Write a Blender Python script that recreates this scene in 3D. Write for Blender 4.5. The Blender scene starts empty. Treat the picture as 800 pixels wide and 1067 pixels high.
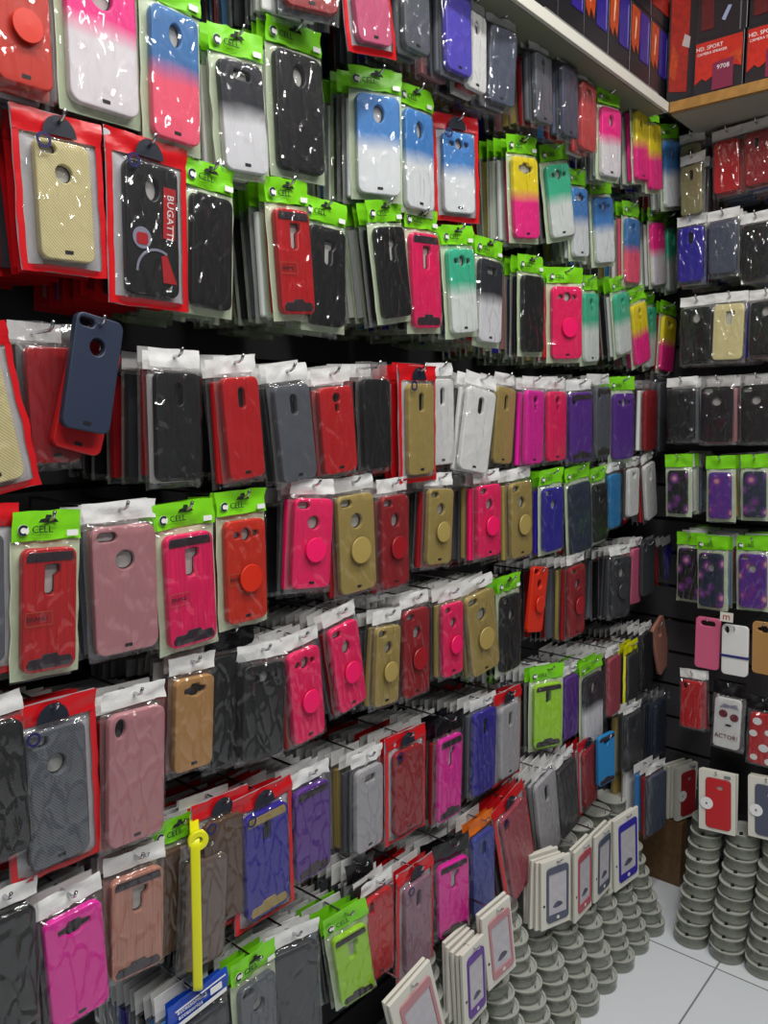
import bpy, bmesh, math, random
from mathutils import Vector, Matrix, noise
R = math.radians
rng = random.Random(7)
SC = bpy.context.scene
COL = SC.collection

# ------------------------------------------------------------------ camera
FPX, CX, CY, HC = 845.0, 400.0, 533.5, 1.4
PITCH = math.atan(101 / 845); YAW = R(40.4)
FW = Vector((-math.sin(YAW) * math.cos(PITCH), math.cos(YAW) * math.cos(PITCH), -math.sin(PITCH)))
RT = Vector((math.cos(YAW), math.sin(YAW), 0)); UP = RT.cross(FW)
EYE = Vector((0, 0, HC))
cam = bpy.data.cameras.new('camera'); cam.sensor_fit = 'VERTICAL'; cam.sensor_height = 24
cam.lens = FPX / 1067 * 24; cam.clip_start = 0.02
co = bpy.data.objects.new('camera', cam); COL.objects.link(co)
co.location = EYE; co.rotation_euler = FW.to_track_quat('-Z', 'Y').to_euler()
SC.camera = co

def ray(x, y): return FW + RT * ((x - CX) / FPX) - UP * ((y - CY) / FPX)
def on_x(x, y, X):
    d = ray(x, y); return EYE + d * (X / d.x)
def on_y(x, y, Y):
    d = ray(x, y); return EYE + d * (Y / d.y)
def proj(p):
    v = Vector(p) - EYE; z = v.dot(FW)
    return CX + FPX * v.dot(RT) / z, CY - FPX * v.dot(UP) / z

# ------------------------------------------------------------------ materials
def lin(c):
    return tuple(((v / 255) / 12.92 if v / 255 <= .04045 else ((v / 255 + .055) / 1.055) ** 2.4) for v in c) + (1,)
PAL = dict(
 hot_pink=(238,24,98), magenta=(228,30,160), pink=(205,95,130), red=(188,24,30), crimson=(150,24,32), orange_red=(204,44,22),
 salmon=(196,72,74), black=(20,21,23), navy=(38,48,70), gray=(92,96,104), charcoal=(52,54,58), silver=(170,168,172), white=(222,222,220),
 gold=(166,145,82), cream=(214,202,150), rose=(182,124,130), rose_gold=(184,126,108), tan=(176,132,78),
 purple=(88,40,140), violet_blue=(88,78,190), royal_blue=(44,32,150), blue=(58,72,160), sky_blue=(30,125,185), lime=(160,215,20),
 slate=(74,80,98), brown=(92,66,48), taupe=(112,94,86), mauve=(150,110,128), yellow=(226,226,20), rosewood=(168,70,84), olive=(140,136,96))
OMB = dict(pink_white=((245,30,140),(228,222,226)), blue_pink=((62,120,180),(246,96,124)), black_white=((40,42,50),(222,222,226)),
 blue_white=((66,132,200),(226,230,232)), yellow_pink=((238,216,30),(246,40,140)), teal_white=((64,190,150),(224,230,226)))
NICE = dict(pink_white='pink-to-white', blue_pink='blue-to-pink', black_white='black-to-white', blue_white='blue-to-white',
 yellow_pink='yellow-to-pink', teal_white='teal-to-white')
def nice(c): return NICE.get(c, c.replace('_', '-'))
MATS = {}
def new_mat(name):
    m = bpy.data.materials.new(name); m.use_nodes = True
    return m, m.node_tree.nodes, m.node_tree.links, m.node_tree.nodes['Principled BSDF']
def plain(name, rgb, rough=.5, metal=0, spec=.5, bump=None, mottle=0.0):
    if name in MATS: return MATS[name]
    m, N, L, B = new_mat(name)
    B.inputs['Base Color'].default_value = lin(rgb); B.inputs['Roughness'].default_value = rough
    B.inputs['Metallic'].default_value = metal; B.inputs['Specular IOR Level'].default_value = spec
    tc = N.new('ShaderNodeTexCoord')
    nz = N.new('ShaderNodeTexNoise'); nz.inputs['Scale'].default_value = bump[0] if bump else 60
    nz.inputs['Detail'].default_value = 4
    L.new(tc.outputs['Object'], nz.inputs['Vector'])
    if bump:
        b = N.new('ShaderNodeBump'); b.inputs['Strength'].default_value = bump[1]; b.inputs['Distance'].default_value = .002
        L.new(nz.outputs['Fac'], b.inputs['Height']); L.new(b.outputs['Normal'], B.inputs['Normal'])
    if mottle:
        mx = N.new('ShaderNodeMix'); mx.data_type = 'RGBA'; mx.blend_type = 'MULTIPLY'
        rp = N.new('ShaderNodeValToRGB'); rp.color_ramp.elements[0].position = .35; rp.color_ramp.elements[1].position = .65
        rp.color_ramp.elements[0].color = (1 - mottle,) * 3 + (1,); rp.color_ramp.elements[1].color = (1, 1, 1, 1)
        L.new(nz.outputs['Fac'], rp.inputs['Fac']); mx.inputs[0].default_value = 1
        mx.inputs[6].default_value = lin(rgb); L.new(rp.outputs['Color'], mx.inputs[7]); L.new(mx.outputs[2], B.inputs['Base Color'])
    MATS[name] = m
    return m
def case_mat(col, tex='smooth'):
    k = 'case_%s_%s' % (col, tex)
    if k in MATS: return MATS[k]
    m, N, L, B = new_mat(k)
    B.inputs['Roughness'].default_value = .38 if tex == 'smooth' else .48
    tc = N.new('ShaderNodeTexCoord')
    if col in OMB:
        a, b = OMB[col]
        sp = N.new('ShaderNodeSeparateXYZ'); L.new(tc.outputs['Object'], sp.inputs[0])
        nz = N.new('ShaderNodeTexNoise'); nz.inputs['Scale'].default_value = 20; L.new(tc.outputs['Object'], nz.inputs['Vector'])
        ad = N.new('ShaderNodeMath'); ad.operation = 'MULTIPLY_ADD'; ad.inputs[1].default_value = 6.7; ad.inputs[2].default_value = .46
        ad2 = N.new('ShaderNodeMath'); ad2.operation = 'MULTIPLY_ADD'; ad2.inputs[1].default_value = .08
        L.new(sp.outputs['Z'], ad.inputs[0]); L.new(nz.outputs['Fac'], ad2.inputs[0]); L.new(ad.outputs[0], ad2.inputs[2]); ad = ad2
        rp = N.new('ShaderNodeValToRGB'); e = rp.color_ramp.elements
        e[0].position = .44; e[0].color = lin(b); e[1].position = .62; e[1].color = lin(a)
        L.new(ad.outputs[0], rp.inputs['Fac']); L.new(rp.outputs['Color'], B.inputs['Base Color'])
    else:
        c = lin(PAL[col]); B.inputs['Base Color'].default_value = c
        if tex in ('carbon', 'linen'):
            wv = N.new('ShaderNodeTexWave'); wv.inputs['Scale'].default_value = 160 if tex == 'carbon' else 260
            wv.bands_direction = 'DIAGONAL' if tex == 'carbon' else 'Z'
            wv.inputs['Distortion'].default_value = 1.5 if tex == 'linen' else .2
            L.new(tc.outputs['Object'], wv.inputs['Vector'])
            w2 = N.new('ShaderNodeTexWave'); w2.inputs['Scale'].default_value = 200; w2.bands_direction = 'Y'
            w2.inputs['Distortion'].default_value = 2 if tex == 'linen' else 0
            L.new(tc.outputs['Object'], w2.inputs['Vector'])
            mul = N.new('ShaderNodeMath'); mul.operation = 'MULTIPLY' if tex == 'carbon' else 'ADD'
            L.new(wv.outputs['Fac'], mul.inputs[0])
            if tex == 'carbon': mul.inputs[1].default_value = 1
            else: L.new(w2.outputs['Fac'], mul.inputs[1])
            rp = N.new('ShaderNodeValToRGB'); e = rp.color_ramp.elements
            e[0].color = tuple(v * .72 for v in c[:3]) + (1,); e[1].color = tuple(min(1, v * 1.12) for v in c[:3]) + (1,)
            L.new(mul.outputs[0], rp.inputs['Fac']); L.new(rp.outputs['Color'], B.inputs['Base Color'])
            bp = N.new('ShaderNodeBump'); bp.inputs['Strength'].default_value = .25; bp.inputs['Distance'].default_value = .0006
            L.new(mul.outputs[0], bp.inputs['Height']); L.new(bp.outputs['Normal'], B.inputs['Normal'])
        elif tex == 'brushed':
            mp = N.new('ShaderNodeMapping'); mp.inputs['Scale'].default_value = (1, 700, 12)
            nz = N.new('ShaderNodeTexNoise'); nz.inputs['Scale'].default_value = 1.0
            L.new(tc.outputs['Object'], mp.inputs['Vector']); L.new(mp.outputs['Vector'], nz.inputs['Vector'])
            rp = N.new('ShaderNodeValToRGB'); e = rp.color_ramp.elements; e[0].position = .3; e[1].position = .7
            e[0].color = tuple(v * .75 for v in c[:3]) + (1,); e[1].color = tuple(min(1, v * 1.15) for v in c[:3]) + (1,)
            L.new(nz.outputs['Fac'], rp.inputs['Fac']); L.new(rp.outputs['Color'], B.inputs['Base Color'])
            B.inputs['Roughness'].default_value = .35
        elif tex == 'floral':
            vo = N.new('ShaderNodeTexVoronoi'); vo.inputs['Scale'].default_value = 30
            L.new(tc.outputs['Object'], vo.inputs['Vector'])
            rp = N.new('ShaderNodeValToRGB'); e = rp.color_ramp.elements; e[0].position = .12; e[1].position = .5
            e[0].color = lin((214,150,160)); e[1].color = c
            k2 = rp.color_ramp.elements.new(.28); k2.color = lin((120,50,140))
            L.new(vo.outputs['Distance'], rp.inputs['Fac']); L.new(rp.outputs['Color'], B.inputs['Base Color'])
    MATS[k] = m
    return m
def film_mat(name='clear_film', tint=(1, 1, 1), haze=.010, gloss=.05, rough=.075, scale=30, strength=.9):
    if name in MATS: return MATS[name]
    m, N, L, B = new_mat(name)
    out = N['Material Output']
    tr = N.new('ShaderNodeBsdfTransparent'); tr.inputs['Color'].default_value = tint + (1,)
    df = N.new('ShaderNodeBsdfDiffuse'); df.inputs['Color'].default_value = (.8, .8, .8, 1)
    gl = N.new('ShaderNodeBsdfGlossy'); gl.inputs['Roughness'].default_value = rough
    tc = N.new('ShaderNodeTexCoord'); ob = N.new('ShaderNodeObjectInfo')
    ad = N.new('ShaderNodeVectorMath'); ad.operation = 'ADD'
    L.new(tc.outputs['Object'], ad.inputs[0]); L.new(ob.outputs['Location'], ad.inputs[1])
    mp = N.new('ShaderNodeMapping'); mp.inputs['Rotation'].default_value = (.5, 0, 0); mp.inputs['Scale'].default_value = (1, 1.7, .7)
    L.new(ad.outputs[0], mp.inputs['Vector'])
    nz = N.new('ShaderNodeTexNoise'); nz.inputs['Scale'].default_value = 14; nz.inputs['Detail'].default_value = 2
    L.new(mp.outputs['Vector'], nz.inputs['Vector'])
    mxv = N.new('ShaderNodeVectorMath'); mxv.operation = 'MULTIPLY_ADD'; mxv.inputs[1].default_value = (.05, .05, .05)
    L.new(nz.outputs['Color'], mxv.inputs[0]); L.new(mp.outputs['Vector'], mxv.inputs[2])
    vo = N.new('ShaderNodeTexVoronoi'); vo.feature = 'DISTANCE_TO_EDGE'; vo.inputs['Scale'].default_value = scale
    L.new(mxv.outputs[0], vo.inputs['Vector'])
    rd = N.new('ShaderNodeMath'); rd.operation = 'MINIMUM'; rd.inputs[1].default_value = .16
    L.new(vo.outputs['Distance'], rd.inputs[0])
    bp = N.new('ShaderNodeBump'); bp.inputs['Strength'].default_value = strength; bp.inputs['Distance'].default_value = .014
    L.new(rd.outputs[0], bp.inputs['Height'])
    L.new(bp.outputs['Normal'], gl.inputs['Normal'])
    fr = N.new('ShaderNodeFresnel'); fr.inputs['IOR'].default_value = 1.45; L.new(bp.outputs['Normal'], fr.inputs['Normal'])
    sc = N.new('ShaderNodeMath'); sc.operation = 'MULTIPLY_ADD'; sc.inputs[1].default_value = .35; sc.inputs[2].default_value = gloss
    L.new(fr.outputs[0], sc.inputs[0]); sc.use_clamp = True
    m1 = N.new('ShaderNodeMixShader'); m1.inputs[0].default_value = haze
    L.new(tr.outputs[0], m1.inputs[1]); L.new(df.outputs[0], m1.inputs[2])
    m2 = N.new('ShaderNodeMixShader'); L.new(sc.outputs[0], m2.inputs[0])
    L.new(m1.outputs[0], m2.inputs[1]); L.new(gl.outputs[0], m2.inputs[2])
    L.new(m2.outputs[0], out.inputs['Surface'])
    MATS[name] = m
    return m
FILM = film_mat()
SIDEFILM = film_mat('side_film', haze=.07, gloss=.05)
GREENFILM = film_mat('green_film', tint=(.80,.92,.66), haze=.22, gloss=.04)
M_HEAD = dict(G=plain('green_print', (122,206,30), .32, bump=(45,.5)), W=plain('white_header', (220,220,218), .35, bump=(60,.7)),
 R=plain('red_print', (196,22,30), .28, bump=(40,.5)), K=plain('black_print', (16,16,18), .25, bump=(60,.9)),
 O=plain('orange_print', (226,112,22), .3, bump=(50,.8)), U=plain('blue_print', (20,70,180), .3, bump=(50,.6)), Y=plain('yellow_print', (216,216,16), .4, bump=(50,.5)))
film_mat('clear_back', haze=.10, gloss=.03)
M_HEAD['T'] = film_mat('clear_head', haze=.16, gloss=.10)
M_BACK = dict(T=MATS['clear_back'], G=plain('pale_green_pouch', (198,212,180), .4, bump=(40,.3)), R=plain('silver_pouch', (186,184,188), .3, bump=(40,.4)),
 W=film_mat('clear_back', haze=.10, gloss=.03), K=MATS['clear_back'], O=MATS['clear_back'], U=MATS['clear_back'], Y=MATS['clear_back'])
M_DARK = plain('dark_rubber', (20,20,23), .5)
M_DARKCAP = plain('dark_cap', (46,34,42), .45)
M_INLAY = plain('insert_paper', (186,184,180), .6)
M_CHROME = plain('chrome', (200,200,205), .2, metal=1)
M_INK = plain('ink', (18,24,40), .5); M_WHITEINK = plain('white_ink', (232,232,230), .5)
M_NAVYINK = plain('navy_ink', (26,24,84), .4)
M_CARD = plain('white_card', (214,212,200), .55, bump=(80,.1))
M_WALLP = plain('slatwall_gray', (62,60,64), .55, bump=(30,.08))
M_GROOVE = plain('groove_black', (14,14,15), .6)

# ------------------------------------------------------------------ mesh helpers
def link(name, me, parent=None, mat=None):
    o = bpy.data.objects.new(name, me); COL.objects.link(o)
    if parent: o.parent = parent
    if mat:
        me.materials.clear() if False else None
        if not me.materials: me.materials.append(mat)
    return o
def mesh_of(bm, name='m', smooth=False):
    me = bpy.data.meshes.new(name); bm.normal_update(); bm.to_mesh(me); bm.free()
    if smooth:
        for p in me.polygons: p.use_smooth = True
    return me
def tag(o, label, cat, group=None, kind=None):
    o['label'] = label; o['category'] = cat
    if group: o['group'] = group
    if kind: o['kind'] = kind
    return o
def thing(name, label, cat, group=None):
    o = bpy.data.objects.new(name, None); COL.objects.link(o); o.empty_display_size = .02
    return tag(o, label, cat, group)
def add_box(bm, lo, hi, mi=0, mat=None):
    vs = [bm.verts.new((x, y, z)) for x in (lo[0], hi[0]) for y in (lo[1], hi[1]) for z in (lo[2], hi[2])]
    if mat is not None:
        for v in vs: v.co = mat @ v.co
    fs = []
    for q in ((0,1,3,2), (4,6,7,5), (0,4,5,1), (2,3,7,6), (0,2,6,4), (1,5,7,3)):
        f = bm.faces.new([vs[i] for i in q]); f.material_index = mi; fs.append(f)
    return fs
def box_mesh(lo, hi, bevel=0.0, seg=2):
    bm = bmesh.new(); add_box(bm, lo, hi)
    if bevel: bmesh.ops.bevel(bm, geom=bm.edges[:], offset=bevel, segments=seg, affect='EDGES', profile=.5)
    bmesh.ops.recalc_face_normals(bm, faces=bm.faces)
    return mesh_of(bm)
def add_tube(bm, pts, r, n=8, cap=True):
    rings = []
    for i, p in enumerate(pts):
        p = Vector(p)
        a = Vector(pts[max(i - 1, 0)]); b = Vector(pts[min(i + 1, len(pts) - 1)])
        d = (b - a).normalized()
        s = d.orthogonal().normalized() if i == 0 else (rings_s - d * rings_s.dot(d)).normalized()
        rings_s = s; t = d.cross(s)
        rr = r[i] if isinstance(r, (list, tuple)) else r
        rings.append([bm.verts.new(p + (s * math.cos(k * 2 * math.pi / n) + t * math.sin(k * 2 * math.pi / n)) * rr) for k in range(n)])
    for A, B in zip(rings, rings[1:]):
        for k in range(n): bm.faces.new((A[k], A[(k + 1) % n], B[(k + 1) % n], B[k]))
    if cap:
        bm.faces.new(rings[0][::-1]); bm.faces.new(rings[-1])
def add_lathe(bm, prof, n=28, M=None):
    """prof: (radius, height) along local +x axis"""
    rings = []
    for r, h in prof:
        if r < 1e-6: rings.append([bm.verts.new((h, 0, 0))])
        else: rings.append([bm.verts.new((h, r * math.cos(2 * math.pi * k / n), r * math.sin(2 * math.pi * k / n))) for k in range(n)])
    new = [v for q in rings for v in q]
    for A, B in zip(rings, rings[1:]):
        for k in range(n):
            k2 = (k + 1) % n
            if len(A) == 1 and len(B) == 1: continue
            if len(A) == 1: bm.faces.new((A[0], B[k], B[k2]))
            elif len(B) == 1: bm.faces.new((A[k], B[0], A[k2]))
            else: bm.faces.new((A[k], B[k], B[k2], A[k2]))
    if M:
        for v in new: v.co = M @ v.co
    return new
def rrect(cx, cy, w, h, r, n=5):
    r = min(r, w / 2 - 1e-5, h / 2 - 1e-5); pts = []
    for sx, sy, a0 in ((1, 1, 0), (-1, 1, 90), (-1, -1, 180), (1, -1, 270)):
        for k in range(n + 1):
            a = R(a0 + 90 * k / n)
            pts.append((cx + sx * (w / 2 - r) + r * math.cos(a), cy + sy * (h / 2 - r) + r * math.sin(a)))
    return pts
def circ(cx, cy, rx, ry=None, n=20):
    ry = ry or rx
    return [(cx + rx * math.cos(2 * math.pi * k / n), cy + ry * math.sin(2 * math.pi * k / n)) for k in range(n)]
def sheet(outlines, thick, bevel=0.0, bres=1):
    """solid plate with holes; local y,z in plane and x = out of it"""
    cu = bpy.data.curves.new('c', 'CURVE'); cu.dimensions = '2D'; cu.fill_mode = 'BOTH'
    cu.extrude = max(thick / 2 - bevel, 1e-5); cu.bevel_depth = bevel; cu.bevel_resolution = bres
    for pts in outlines:
        s = cu.splines.new('POLY'); s.points.add(len(pts) - 1); s.use_cyclic_u = True
        for p, q in zip(s.points, pts): p.co = (q[0], q[1], 0, 1)
    ob = bpy.data.objects.new('c', cu); me = bpy.data.meshes.new_from_object(ob)
    bpy.data.objects.remove(ob); bpy.data.curves.remove(cu)
    for v in me.vertices: v.co = (v.co.z, v.co.x, v.co.y)
    me.materials.clear()
    return me
TEXTS = {}
def text_mesh(s, size, thick=.0002):
    k = (s, round(size, 5))
    if k not in TEXTS:
        cu = bpy.data.curves.new('t', 'FONT'); cu.body = s; cu.size = size; cu.extrude = thick; cu.align_x = 'CENTER'; cu.align_y = 'CENTER'
        cu.resolution_u = 2
        ob = bpy.data.objects.new('t', cu); me = bpy.data.meshes.new_from_object(ob)
        bpy.data.objects.remove(ob); bpy.data.curves.remove(cu)
        for v in me.vertices: v.co = (v.co.z, v.co.x, v.co.y)
        me.materials.clear(); TEXTS[k] = me
    return TEXTS[k].copy()

# ------------------------------------------------------------------ phone cases (canonical 72 x 148 mm)
W0, H0, TH = .072, .148, .0105
def holes(style):
    if style in ('iphone', 'grip'): return [rrect(-.0195, .0625, .021, .0095, .0047), circ(0, .0345, .0105)]
    if style == 'pill': return [rrect(0, .044, .0125, .029, .006)]
    if style in ('ell',):
        return [[(-.0068,.054),(.0065,.054),(.0135,.054),(.0135,.045),(.0072,.041),(.0068,.022),(.003,.0185),(-.003,.0185),(-.0068,.022)]]
    if style in ('trio', 'triogrip'): return [circ(0, .053, .0088, .0088), rrect(-.0165, .053, .011, .0075, .003), rrect(.0165, .053, .011, .0075, .003)]
    if style == 'triojoin':
        return [[(-.020,.049),(-.009,.048),(-.006,.0445),(.006,.0445),(.009,.048),(.020,.050),(.020,.058),(.009,.059),(.006,.0635),(-.006,.0635),(-.009,.059),(-.020,.057)]]
    if style == 'key': return [circ(0, .055, .0075), rrect(0, .0385, .0065, .013, .0032)]
    if style == 'rect': return [rrect(0, .055, .026, .011, .003)]
    if style == 'oval': return [circ(0, .046, .0085, .0125)]
    if style == 'drop': return [circ(-.022, .058, .006, .010)]
    if style == 'notch': return [[(-.013,.062),(.013,.062),(.013,.050),(.004,.048),(.003,.042),(-.003,.042),(-.004,.048),(-.013,.05)]]
    if style == 'wide': return [rrect(0, .057, .042, .014, .007)]
    return []
def inflate(p, d):
    n = len(p); out = []; ar = sum(p[k][0] * p[(k + 1) % n][1] - p[(k + 1) % n][0] * p[k][1] for k in range(n)); sg = 1 if ar > 0 else -1
    for k in range(n):
        a = Vector(p[k]) - Vector(p[k - 1]); b = Vector(p[(k + 1) % n]) - Vector(p[k])
        na = Vector((a.y, -a.x)); nb = Vector((b.y, -b.x))
        m = (na.normalized() if na.length > 1e-9 else Vector((0, 0))) + (nb.normalized() if nb.length > 1e-9 else Vector((0, 0)))
        m = m.normalized() if m.length > 1e-9 else Vector((0, 0))
        out.append((p[k][0] + m.x * d * sg, p[k][1] + m.y * d * sg))
    return out
BEV = .0018
SHELLS = {}
def shell_mesh(style, W, H):
    if style not in SHELLS:
        SHELLS[style] = sheet([rrect(0, 0, W0 - 2 * BEV, H0 - 2 * BEV, .0095)] + [inflate(h, BEV + .0007) for h in holes(style)], TH, BEV, 2)
    me = SHELLS[style].copy()
    me.transform(Matrix.Diagonal((1, W / W0, H / H0, 1)))
    for p in me.polygons: p.use_smooth = abs(p.normal.x) < .97
    return me
LINERS = {}
def liner_mesh(style, W, H):
    if style not in LINERS:
        hs = []
        for h in holes(style):
            cx = sum(p[0] for p in h) / len(h); cy = sum(p[1] for p in h) / len(h)
            hs.append([(cx + (x - cx) * .93, cy + (y - cy) * .94) for x, y in h])
        LINERS[style] = sheet([rrect(0, 0, W0 - .003, H0 - .003, .008)] + hs, .0014)
    me = LINERS[style].copy(); me.transform(Matrix.Diagonal((1, W / W0, H / H0, 1))); return me
def cap_mesh(top, W, H):
    s = 1 if top else -1
    p = [(-.029,.069),(.029,.069),(.031,.064),(.027,.0575),(.012,.0575),(.009,.053),(-.009,.053),(-.012,.0575),(-.027,.0575),(-.031,.064)]
    if top: p = [(-.029,.069),(.029,.069),(.031,.064),(.031,.0590),(-.031,.0590),(-.031,.064)]
    me = sheet([[(x, s * y) for x, y in p][::s]], .0018, .0004)
    me.transform(Matrix.Diagonal((1, W / W0, H / H0, 1))); return me
def grip_mesh():
    bm = bmesh.new(); add_lathe(bm, [(.008, 0), (.008, .004), (.0195, .0045), (.0203, .0058), (.0195, .0072), (0, .0076)])
    bmesh.ops.recalc_face_normals(bm, faces=bm.faces)
    return mesh_of(bm, smooth=False)
GRIP = grip_mesh()
def build_case(parent, loc, col, style, tex, W, H, big, insert=True, caps=False, name='case_shell'):
    """case parts under parent; loc = case centre in the parent's frame"""
    s = link(name, shell_mesh(style, W, H), parent, case_mat(col, tex)); s.location = loc
    x, y, z = loc
    if holes(style):
        if big:
            l = link('inner_liner', liner_mesh(style, W, H), parent, M_DARK); l.location = (x - .0015, y, z)
        if insert:
            b = link('insert_paper', box_mesh((-.0004, -W / 2 + .004, -H / 2 + .004), (.0004, W / 2 - .004, H / 2 - .004)), parent, insert if insert is not True else M_INLAY)
            b.location = (x - .0034, y, z)
    if style in ('grip', 'triogrip', 'plaingrip'):
        g = link('ring_grip', GRIP.copy(), s, case_mat(col, 'smooth')); g.location = (TH / 2, .002, -.010 * H / H0)
        sc = min(W / W0, H / H0); g.scale = (1, sc, sc)
    if caps:
        for t in (True, False):
            c = link('end_cap', cap_mesh(t, W, H), s, M_DARKCAP); c.location = (TH / 2 + .0002, 0, 0); c['label'] = 'dark end cap'
    if big:
        p = link('charging_port', sheet([rrect(0, 0, .010, .0042, .001)], .0006), s, M_DARK)
        p.location = (TH / 2 + .0001, 0, -H / 2 + .009)
    return s

# ------------------------------------------------------------------ bags
HEADH = dict(T=.022, G=.034, W=.024, R=.030, K=.036, O=.03, U=.036, Y=.03)
MARG = dict(T=.006, G=.009, W=.006, R=.0165, K=.008, O=.008, U=.010, Y=.010)
GAPZ = dict(T=.006, G=.008, W=.006, R=.002, K=.006, O=.006, U=.006, Y=.006)
def smooth01(t): t = max(0, min(1, t)); return t * t * (3 - 2 * t)
def grid(y0, y1, z0, z1, ny, nz, fx, keep=None):
    bm = bmesh.new(); V = {}
    def v(i, j):
        if (i, j) not in V:
            y = y0 + (y1 - y0) * i / ny; z = z0 + (z1 - z0) * j / nz
            e = abs(2 * i / ny - 1) ** 3 * (1 if y > 0 else -1)
            V[i, j] = bm.verts.new((fx(y, z), y + e * .0028 * noise.noise(Vector((z * 34, y0 * 900, 2.0))), z + .0022 * noise.noise(Vector((y * 42, z0 * 900, 7.0))) * abs(2 * j / nz - 1) ** 3))
        return V[i, j]
    for i in range(ny):
        for j in range(nz):
            yc = y0 + (y1 - y0) * (i + .5) / ny; zc = z0 + (z1 - z0) * (j + .5) / nz
            if keep and not keep(yc, zc): continue
            bm.faces.new((v(i, j), v(i + 1, j), v(i + 1, j + 1), v(i, j + 1)))
    return mesh_of(bm, smooth=True)
def pouch_profile(W, H, zc, seed, amp=.0016, th=TH):
    def fx(y, z):
        dy = W / 2 - abs(y); dz = H / 2 - abs(z - zc)
        d = min(dy, dz)
        t = smooth01((d + .010) / .012)
        n = noise.noise(Vector((y * 45 + seed, z * 28, seed * .37))) + .6 * noise.noise(Vector((y * 130, z * 90 + seed, 3.1)))
        return .0012 + (th + .0016) * t + amp * (n * .8 + .5) * (.4 + .6 * t)
    return fx
def build_bag(parent, bag, W, H, px_h, seed, label_txt=None):
    """bag hangs from the parent's origin (the hook hole); returns the z of the case centre"""
    hh, m, gap = HEADH[bag], MARG[bag], GAPZ[bag]
    if bag == 'R' and px_h > 115 and W < .085: m = .020
    top = .010; zc = top - hh - gap - H / 2
    bw = W / 2 + m; zb = zc - H / 2 - (.014 if bag == 'R' else .009)
    zh = top - hh
    fine = px_h > 75
    fx = pouch_profile(W, H, zc, seed)
    crump = lambda y, z: .0022 + .0042 * noise.noise(Vector((y * 55 + seed, z * 60, seed))) + .0026 * noise.noise(Vector((y * 160, z * 130, seed + 5)))
    b = link('pouch_back', grid(-bw, bw, zb, zh + (0 if bag != 'R' else hh), 4, 6, lambda y, z: -.0004 - .0012 * abs(noise.noise(Vector((y * 30, z * 25, seed))))), parent, M_BACK[bag])
    ny, nz = (14, 24) if fine else (9, 14)
    if bag in ('R', 'Y'):
        bor = .0075 if bag == 'R' else .006
        wt = zc + H / 2 + (.006 if bag == 'R' else .004)
        inside = lambda y, z: abs(y) < bw - bor and zb + bor < z < wt
        ny, nz = 2 * ny, int(1.6 * nz)
        link('pouch_border', grid(-bw, bw, zb, wt, ny, nz, lambda y, z: fx(y, z) + .0003, lambda y, z: not inside(y, z)), parent, M_HEAD[bag])
        link('pouch_window', grid(-bw, bw, zb, wt, ny, nz, fx, inside), parent, FILM)
        h = link('bag_header', grid(-bw, bw, wt, top, 8, 6, crump), parent, M_HEAD[bag])
        if bag == 'R':
            zt = wt + .001
            dome = [(-.020, 0)] + [(.020 * math.cos(R(180 - a)), .022 * math.sin(R(a))) for a in range(15, 180, 15)] + [(.020, 0)]
            d = link('logo_dome', sheet([dome], .0006), h, M_INK); d.location = (.0062, 0, zt)
            if fine:
                w = link('logo_ring', sheet([circ(0, 0, .0085), circ(0, 0, .0055)], .0005), parent, M_NAVYINK)
                w.location = (TH + .0066, -W / 2 + .008, zc + H / 2 - .004)
    else:
        link('pouch_window', grid(-bw, bw, zb, zh, ny, nz, fx), parent, FILM)
        h = link('bag_header', grid(-bw, bw, zh, top, 9, 5, crump), parent, M_HEAD[bag])
    if bag == 'G' and px_h > 55:
        l = link('logo_badge', sheet([circ(0, 0, .0065)], .0005), h, M_WHITEINK); l.location = (.0054, -bw + .012, zh + .013)
        l2 = link('logo_ring', sheet([circ(0, 0, .0062)[2:18] + circ(0, 0, .0036)[2:18][::-1]], .0006), h, M_INK); l2.location = (.0058, -bw + .012, zh + .013)
        t = link('printed_word', text_mesh('CELL', .0115), h, M_INK); t.location = (.0058, -bw + .034, zh + .013)
        if fine:
            e = link('hang_hole', sheet([[(-.012,-.003),(.012,-.003),(.009,.001),(.004,.002),(.003,.006),(-.003,.006),(-.004,.002),(-.009,.001)]], .0005), h, M_GROOVE)
            e.location = (.0056, 0, 0)
            k = link('size_sticker', sheet([rrect(0, 0, .014, .007, .001)], .0005), h, M_WHITEINK); k.location = (.0056, bw - .012, zh + .008)
    if label_txt:
        t = link('printed_word', text_mesh(label_txt, .008), h, M_INK); t.location = (.006, .014, zh + .012)
    return zc

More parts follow.
